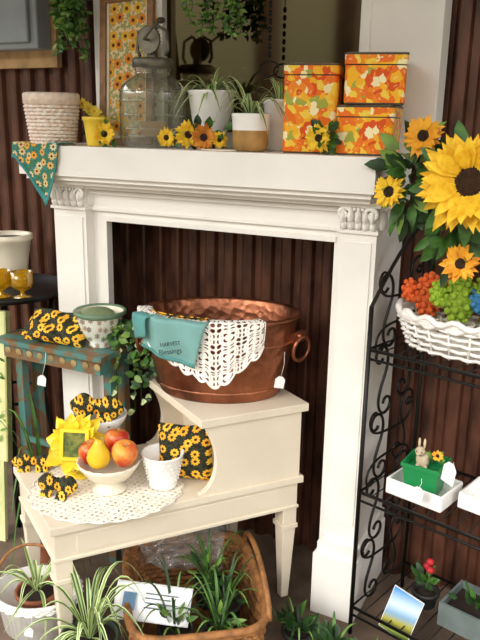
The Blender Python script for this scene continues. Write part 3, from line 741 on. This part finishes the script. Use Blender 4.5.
def RP(x,y,z): return RT@V(x,y,z)
AX=math.atan2(wd_.y,wd_.x)
q=RP(.20,.15,.872)
Tb=Matrix.Translation(q)@Matrix.Rotation(AX,4,'Z')
b=B(); wicker(b,Tb,.185,.125,.085,wwick,5,.005,24,2.3,.18,amp=.006)
b.tube([((.185*1.05)*cos(t),(.125*1.05)*sin(t),.095+.007*sin(t*16)) for t in [2*pi*k/96 for k in range(96)]],.008,wwick,6,Tb,True)
b.tube([((.185*1.02)*cos(t),(.125*1.02)*sin(t),.082+.007*sin(t*16+pi)) for t in [2*pi*k/96 for k in range(96)]],.006,wwick,6,Tb,True)
b.lathe([(.001,.004),(.13,.004),(.14,.06)],wwick,Tb,32,1,.68,cap=False)
b.obj('white_wicker_basket')
def cactus(name,p,m,seed,s_=1.0):
    rr=random.Random(seed); b=B()
    def clump(c,rx,rz,n,br):
        b.ball(c,(rx*.9,rx*.9,rz*.9),m,12)
        for i in range(n):
            h=-1+2*(i+.5)/n; a=i*2.399; k=math.sqrt(1-h*h); b.ball((c[0]+rx*k*cos(a),c[1]+rx*k*sin(a),c[2]+rz*h),br*rr.uniform(.85,1.15),m,7)
    pot(b,p[0],p[1],p[2],.024*s_,.03*s_,.045*s_,creamc,.003)
    clump((p[0],p[1],p[2]+.086*s_),.023*s_,.044*s_,46,.0068*s_)
    for sg in(-1,1):
        q0=V(p[0]+sg*.018*s_,p[1]-.004,p[2]+.079*s_); q1=V(p[0]+sg*.036*s_,p[1]-.006,p[2]+(.088+.008*sg)*s_)
        b.tube([q0,q1],.010*s_,m,8); clump((q1.x+sg*.003,q1.y,q1.z+.014*s_),.013*s_,.022*s_,20,.0055*s_)
    b.obj(name)
oy=mat('yarn_orange','#ea6a2e',.95,bump=.8,bscale=300); gy=mat('yarn_green','#98b832',.95,bump=.8,bscale=300); by_=mat('yarn_blue','#3d7fae',.95,bump=.8,bscale=300); yy=mat('yarn_mustard','#dba532',.95,bump=.8,bscale=300)
for i,(x,y,m_,s_) in enumerate([(.085,.14,oy,1.3),(.180,.12,gy,1.4),(.275,.14,by_,1.35),(.225,.20,yy,1.2),(.13,.205,yy,1.1)]):
    c=RP(x,y,.888); cactus('yarn_cactus',(c.x,c.y,c.z),m_,i,s_)
for (x,y) in((.14,.10),(.32,.16)):
    q=RP(x,y,.461); T=Matrix.Translation(q)@Matrix.Rotation(AX,4,'Z')
    b=B(); b.box(-.075,.075,-.055,.055,0,.008,ceram,T)
    for x0,x1,y0,y1 in((-.082,.082,-.062,-.055),(-.082,.082,.055,.062),(-.082,-.075,-.055,.055),(.075,.082,-.055,.055)): b.box(x0,x1,y0,y1,0,.045,ceram,T)
    b.obj('ceramic_tray',bevel=.003)
q=RP(.14,.10,.471); T=Matrix.Translation(q)@Matrix.Rotation(-.1,4,'Z')
b=B(); gp=mat('green_plastic','#1f8a4d',.4,var=.05)
Tg=T@Matrix.Rotation(pi/4,4,'Z')
P_=[(.055,0),(.068,.08),(.074,.082),(.074,.092),(.066,.092),(.062,.07),(.001,.068)]
for i in range(len(P_)-1):
    (a0,z0),(a1,z1)=P_[i],P_[i+1]; vs=[(a*cos(pi/2*k),a*sin(pi/2*k),z) for a,z in((a0,z0),(a1,z1)) for k in range(4)]
    b.add(vs,[(k,(k+1)%4,4+(k+1)%4,4+k) for k in range(4)],gp,False,Tg)
b.obj('green_planter')
b=B(); fur=mat('rabbit_fur','#d8c4a6',.9,bump=.4,bscale=200); q2=q+V(-.01,0,.069)
T=Matrix.Translation(q2)
b.ball((0,0,.022),(.019,.016,.024),fur,12,T); b.ball((-.006,-.012,.05),(.014,.014,.013),fur,12,T); b.ball((-.008,-.026,.047),(.006,.006,.005),fur,8,T)
for sg in(-1,1): b.ball((-.004+sg*.007,-.006,.072),(.004,.003,.015),fur,8,T); b.ball((-.006+sg*.007,-.024,.053),.0018,black,6,T); b.ball((sg*.011,-.014,.008),(.006,.008,.006),fur,8,T)
b.ball((.0,.018,.012),.007,ceram,8,T); b.obj('rabbit_figurine')
b=B(); leaves(b,q+V(.025,.01,.09),(.025,.02,.015),16,.026,.012,[greenA,greenC],4,True); p=q+V(.03,-.01,.115); sunflower(b,p,toc(p),.016,.005,ora,3,9,1); b.obj('small_bouquet')
q=RP(.22,.06,.56); tag((q.x,q.y,q.z-.02),w=.04,h=.06,top=.0,rz=-.5); q=RP(.17,-.0,.5); tag((q.x,q.y-.012,q.z+.0),top=.02,rz=0,w=.03,h=.04)
# floor-level right items
b=B(); q=RP(.135,.03,.097); T=Matrix.Translation(q)@Matrix.Rotation(-.15,4,'Z')@Matrix.Rotation(-.2,4,'X')@Matrix.Rotation(.22,4,'Y')@Matrix.Translation((0,0,-.045))
m,nt,bs=base('photo_card'); tc=nt.nodes.new('ShaderNodeTexCoord'); sp=nt.nodes.new('ShaderNodeSeparateXYZ'); cr=nt.nodes.new('ShaderNodeValToRGB'); mr=nt.nodes.new('ShaderNodeMapRange'); mr.inputs[2].default_value=.14
e=cr.color_ramp.elements; e[0].color=lin('#4a7a35'); e[0].position=.0; e[1].color=lin('#3f8fd0'); e[1].position=1
for pos,c in((.35,'#a9a23e'),(.5,'#7fa8c8'),(.7,'#cfe2f0')): x=e.new(pos); x.color=lin(c)
nt.links.new(tc.outputs['Object'],sp.inputs[0]); nt.links.new(sp.outputs[2],mr.inputs[0]); nt.links.new(mr.outputs[0],cr.inputs[0]); nt.links.new(cr.outputs[0],bs.inputs['Base Color'])
b.box(-.044,.044,-.002,.0015,0,.13,m,T); b.box(-.0455,.0455,-.0015,.0025,-.0015,.1315,tagm,T); b.obj('picture_card')
b=B(); q=RP(.155,.14,.10); pot(b,q.x,q.y,q.z,.03,.036,.05,npot); 
for i in range(4):
    p=q+V(R.uniform(-.014,.014),R.uniform(-.014,.014),.13+R.uniform(-.015,.015)); b.tube([q+V(0,0,.04),p],.002,greenA,4); b.ball(p,(.012,.012,.010),mat('bloom_red','#c8262c',.7),10)
leaves(b,q+V(0,0,.07),(.03,.03,.04),16,.04,.018,[greenA,greenB],5,True); b.obj('potted_red_flower')
b=B()
for i,(x,y) in enumerate([(-.09,-.13),(.03,-.13),(.14,-.12),(.26,-.10),(.36,-.08)]):
    q=RP(x,y,0.0); spider(b,(q.x,q.y,.03),14,.14,50+i,.005,(.8,3),(.8,2.2),greenA if i%2 else greenB); leaves(b,(q.x,q.y,.045),(.05,.04,.04),26,.045,.02,[greenA,greenB,greenB],i,True); 
    pot(b,q.x,q.y,0,.035,.045,.04,npot)
b.obj('leafy_ground_plants')
b=B(); q=RP(.32,.16,.097); T=Matrix.Translation(q)@Matrix.Rotation(AX,4,'Z'); 
for x0,x1,y0,y1 in((-.1,.1,-.07,-.062),(-.1,.1,.062,.07),(-.1,-.092,-.062,.062),(.092,.1,-.062,.062)): b.box(x0,x1,y0,y1,0,.07,mat('slate_box','#6f7a78',.6),T)
b.box(-.095,.095,-.065,.065,0,.05,soil,T); leaves(b,q+V(0,0,.07),(.09,.05,.03),30,.04,.02,[greenB,greenA],77,True); b.obj('planter_box')
# ---------------- bouquet right of mantel
b=B()
for i,(x,y,z,r,rd,mm,dx,dz) in enumerate([(-.277,1.62,1.312,.120,.038,yel,-.15,.05),(-.41,1.72,1.405,.050,.015,ora,-.2,.2),(-.475,1.70,1.275,.043,.015,yel,-.4,.1),(-.295,1.70,1.12,.046,.014,ora,-.2,.1)]):
    p=V(x,y,z); sunflower(b,p,toc(p,dx,dz),r,rd,mm,60+i,20 if r>.1 else 15,3 if r>.1 else 2)
    b.tube([p+V(0,.01,0),p*.5+V(-.36,1.83,1.22)*.5+V(0,0,-.01),V(-.38,1.85,1.15)],.003,greenA,5)
leaves(b,(-.44,1.76,1.30),(.06,.05,.13),70,.06,.030,[greenA,greenB,greenC],11)
leaves(b,(-.33,1.76,1.23),(.10,.05,.18),80,.065,.032,[greenA,greenB,greenA],12)
b.tube([V(-.38,1.85,1.15),V(-.41,1.95,1.05)],.005,greenB,5)
b.obj('sunflower_bouquet')
# ---------------- lights
w=bpy.data.worlds.new('world'); bpy.context.scene.world=w; w.use_nodes=True; nt=w.node_tree; bg=nt.nodes['Background']
tc=nt.nodes.new('ShaderNodeTexCoord'); sp=nt.nodes.new('ShaderNodeSeparateXYZ'); cr=nt.nodes.new('ShaderNodeValToRGB')
nt.links.new(tc.outputs['Generated'],sp.inputs[0]); mp=nt.nodes.new('ShaderNodeMapRange'); mp.inputs[1].default_value=-1; nt.links.new(sp.outputs[2],mp.inputs[0]); nt.links.new(mp.outputs[0],cr.inputs[0])
e=cr.color_ramp.elements; e[0].position=.45; e[0].color=(.21,.19,.155,1); e[1].position=.66; e[1].color=(1,.985,.965,1)
x=e.new(.5); x.color=(.075,.08,.05,1); x=e.new(.60); x.color=(.14,.14,.105,1)
nt.links.new(cr.outputs[0],bg.inputs[0]); bg.inputs[1].default_value=3.5
sl=bpy.data.lights.new('sun','SUN'); sl.energy=2.5; sl.angle=.5; sl.color=(1,.955,.89); so=bpy.data.objects.new('sun',sl); bpy.context.collection.objects.link(so)
so.rotation_euler=V(.34,1.0,-.62).to_track_quat('-Z','Y').to_euler()
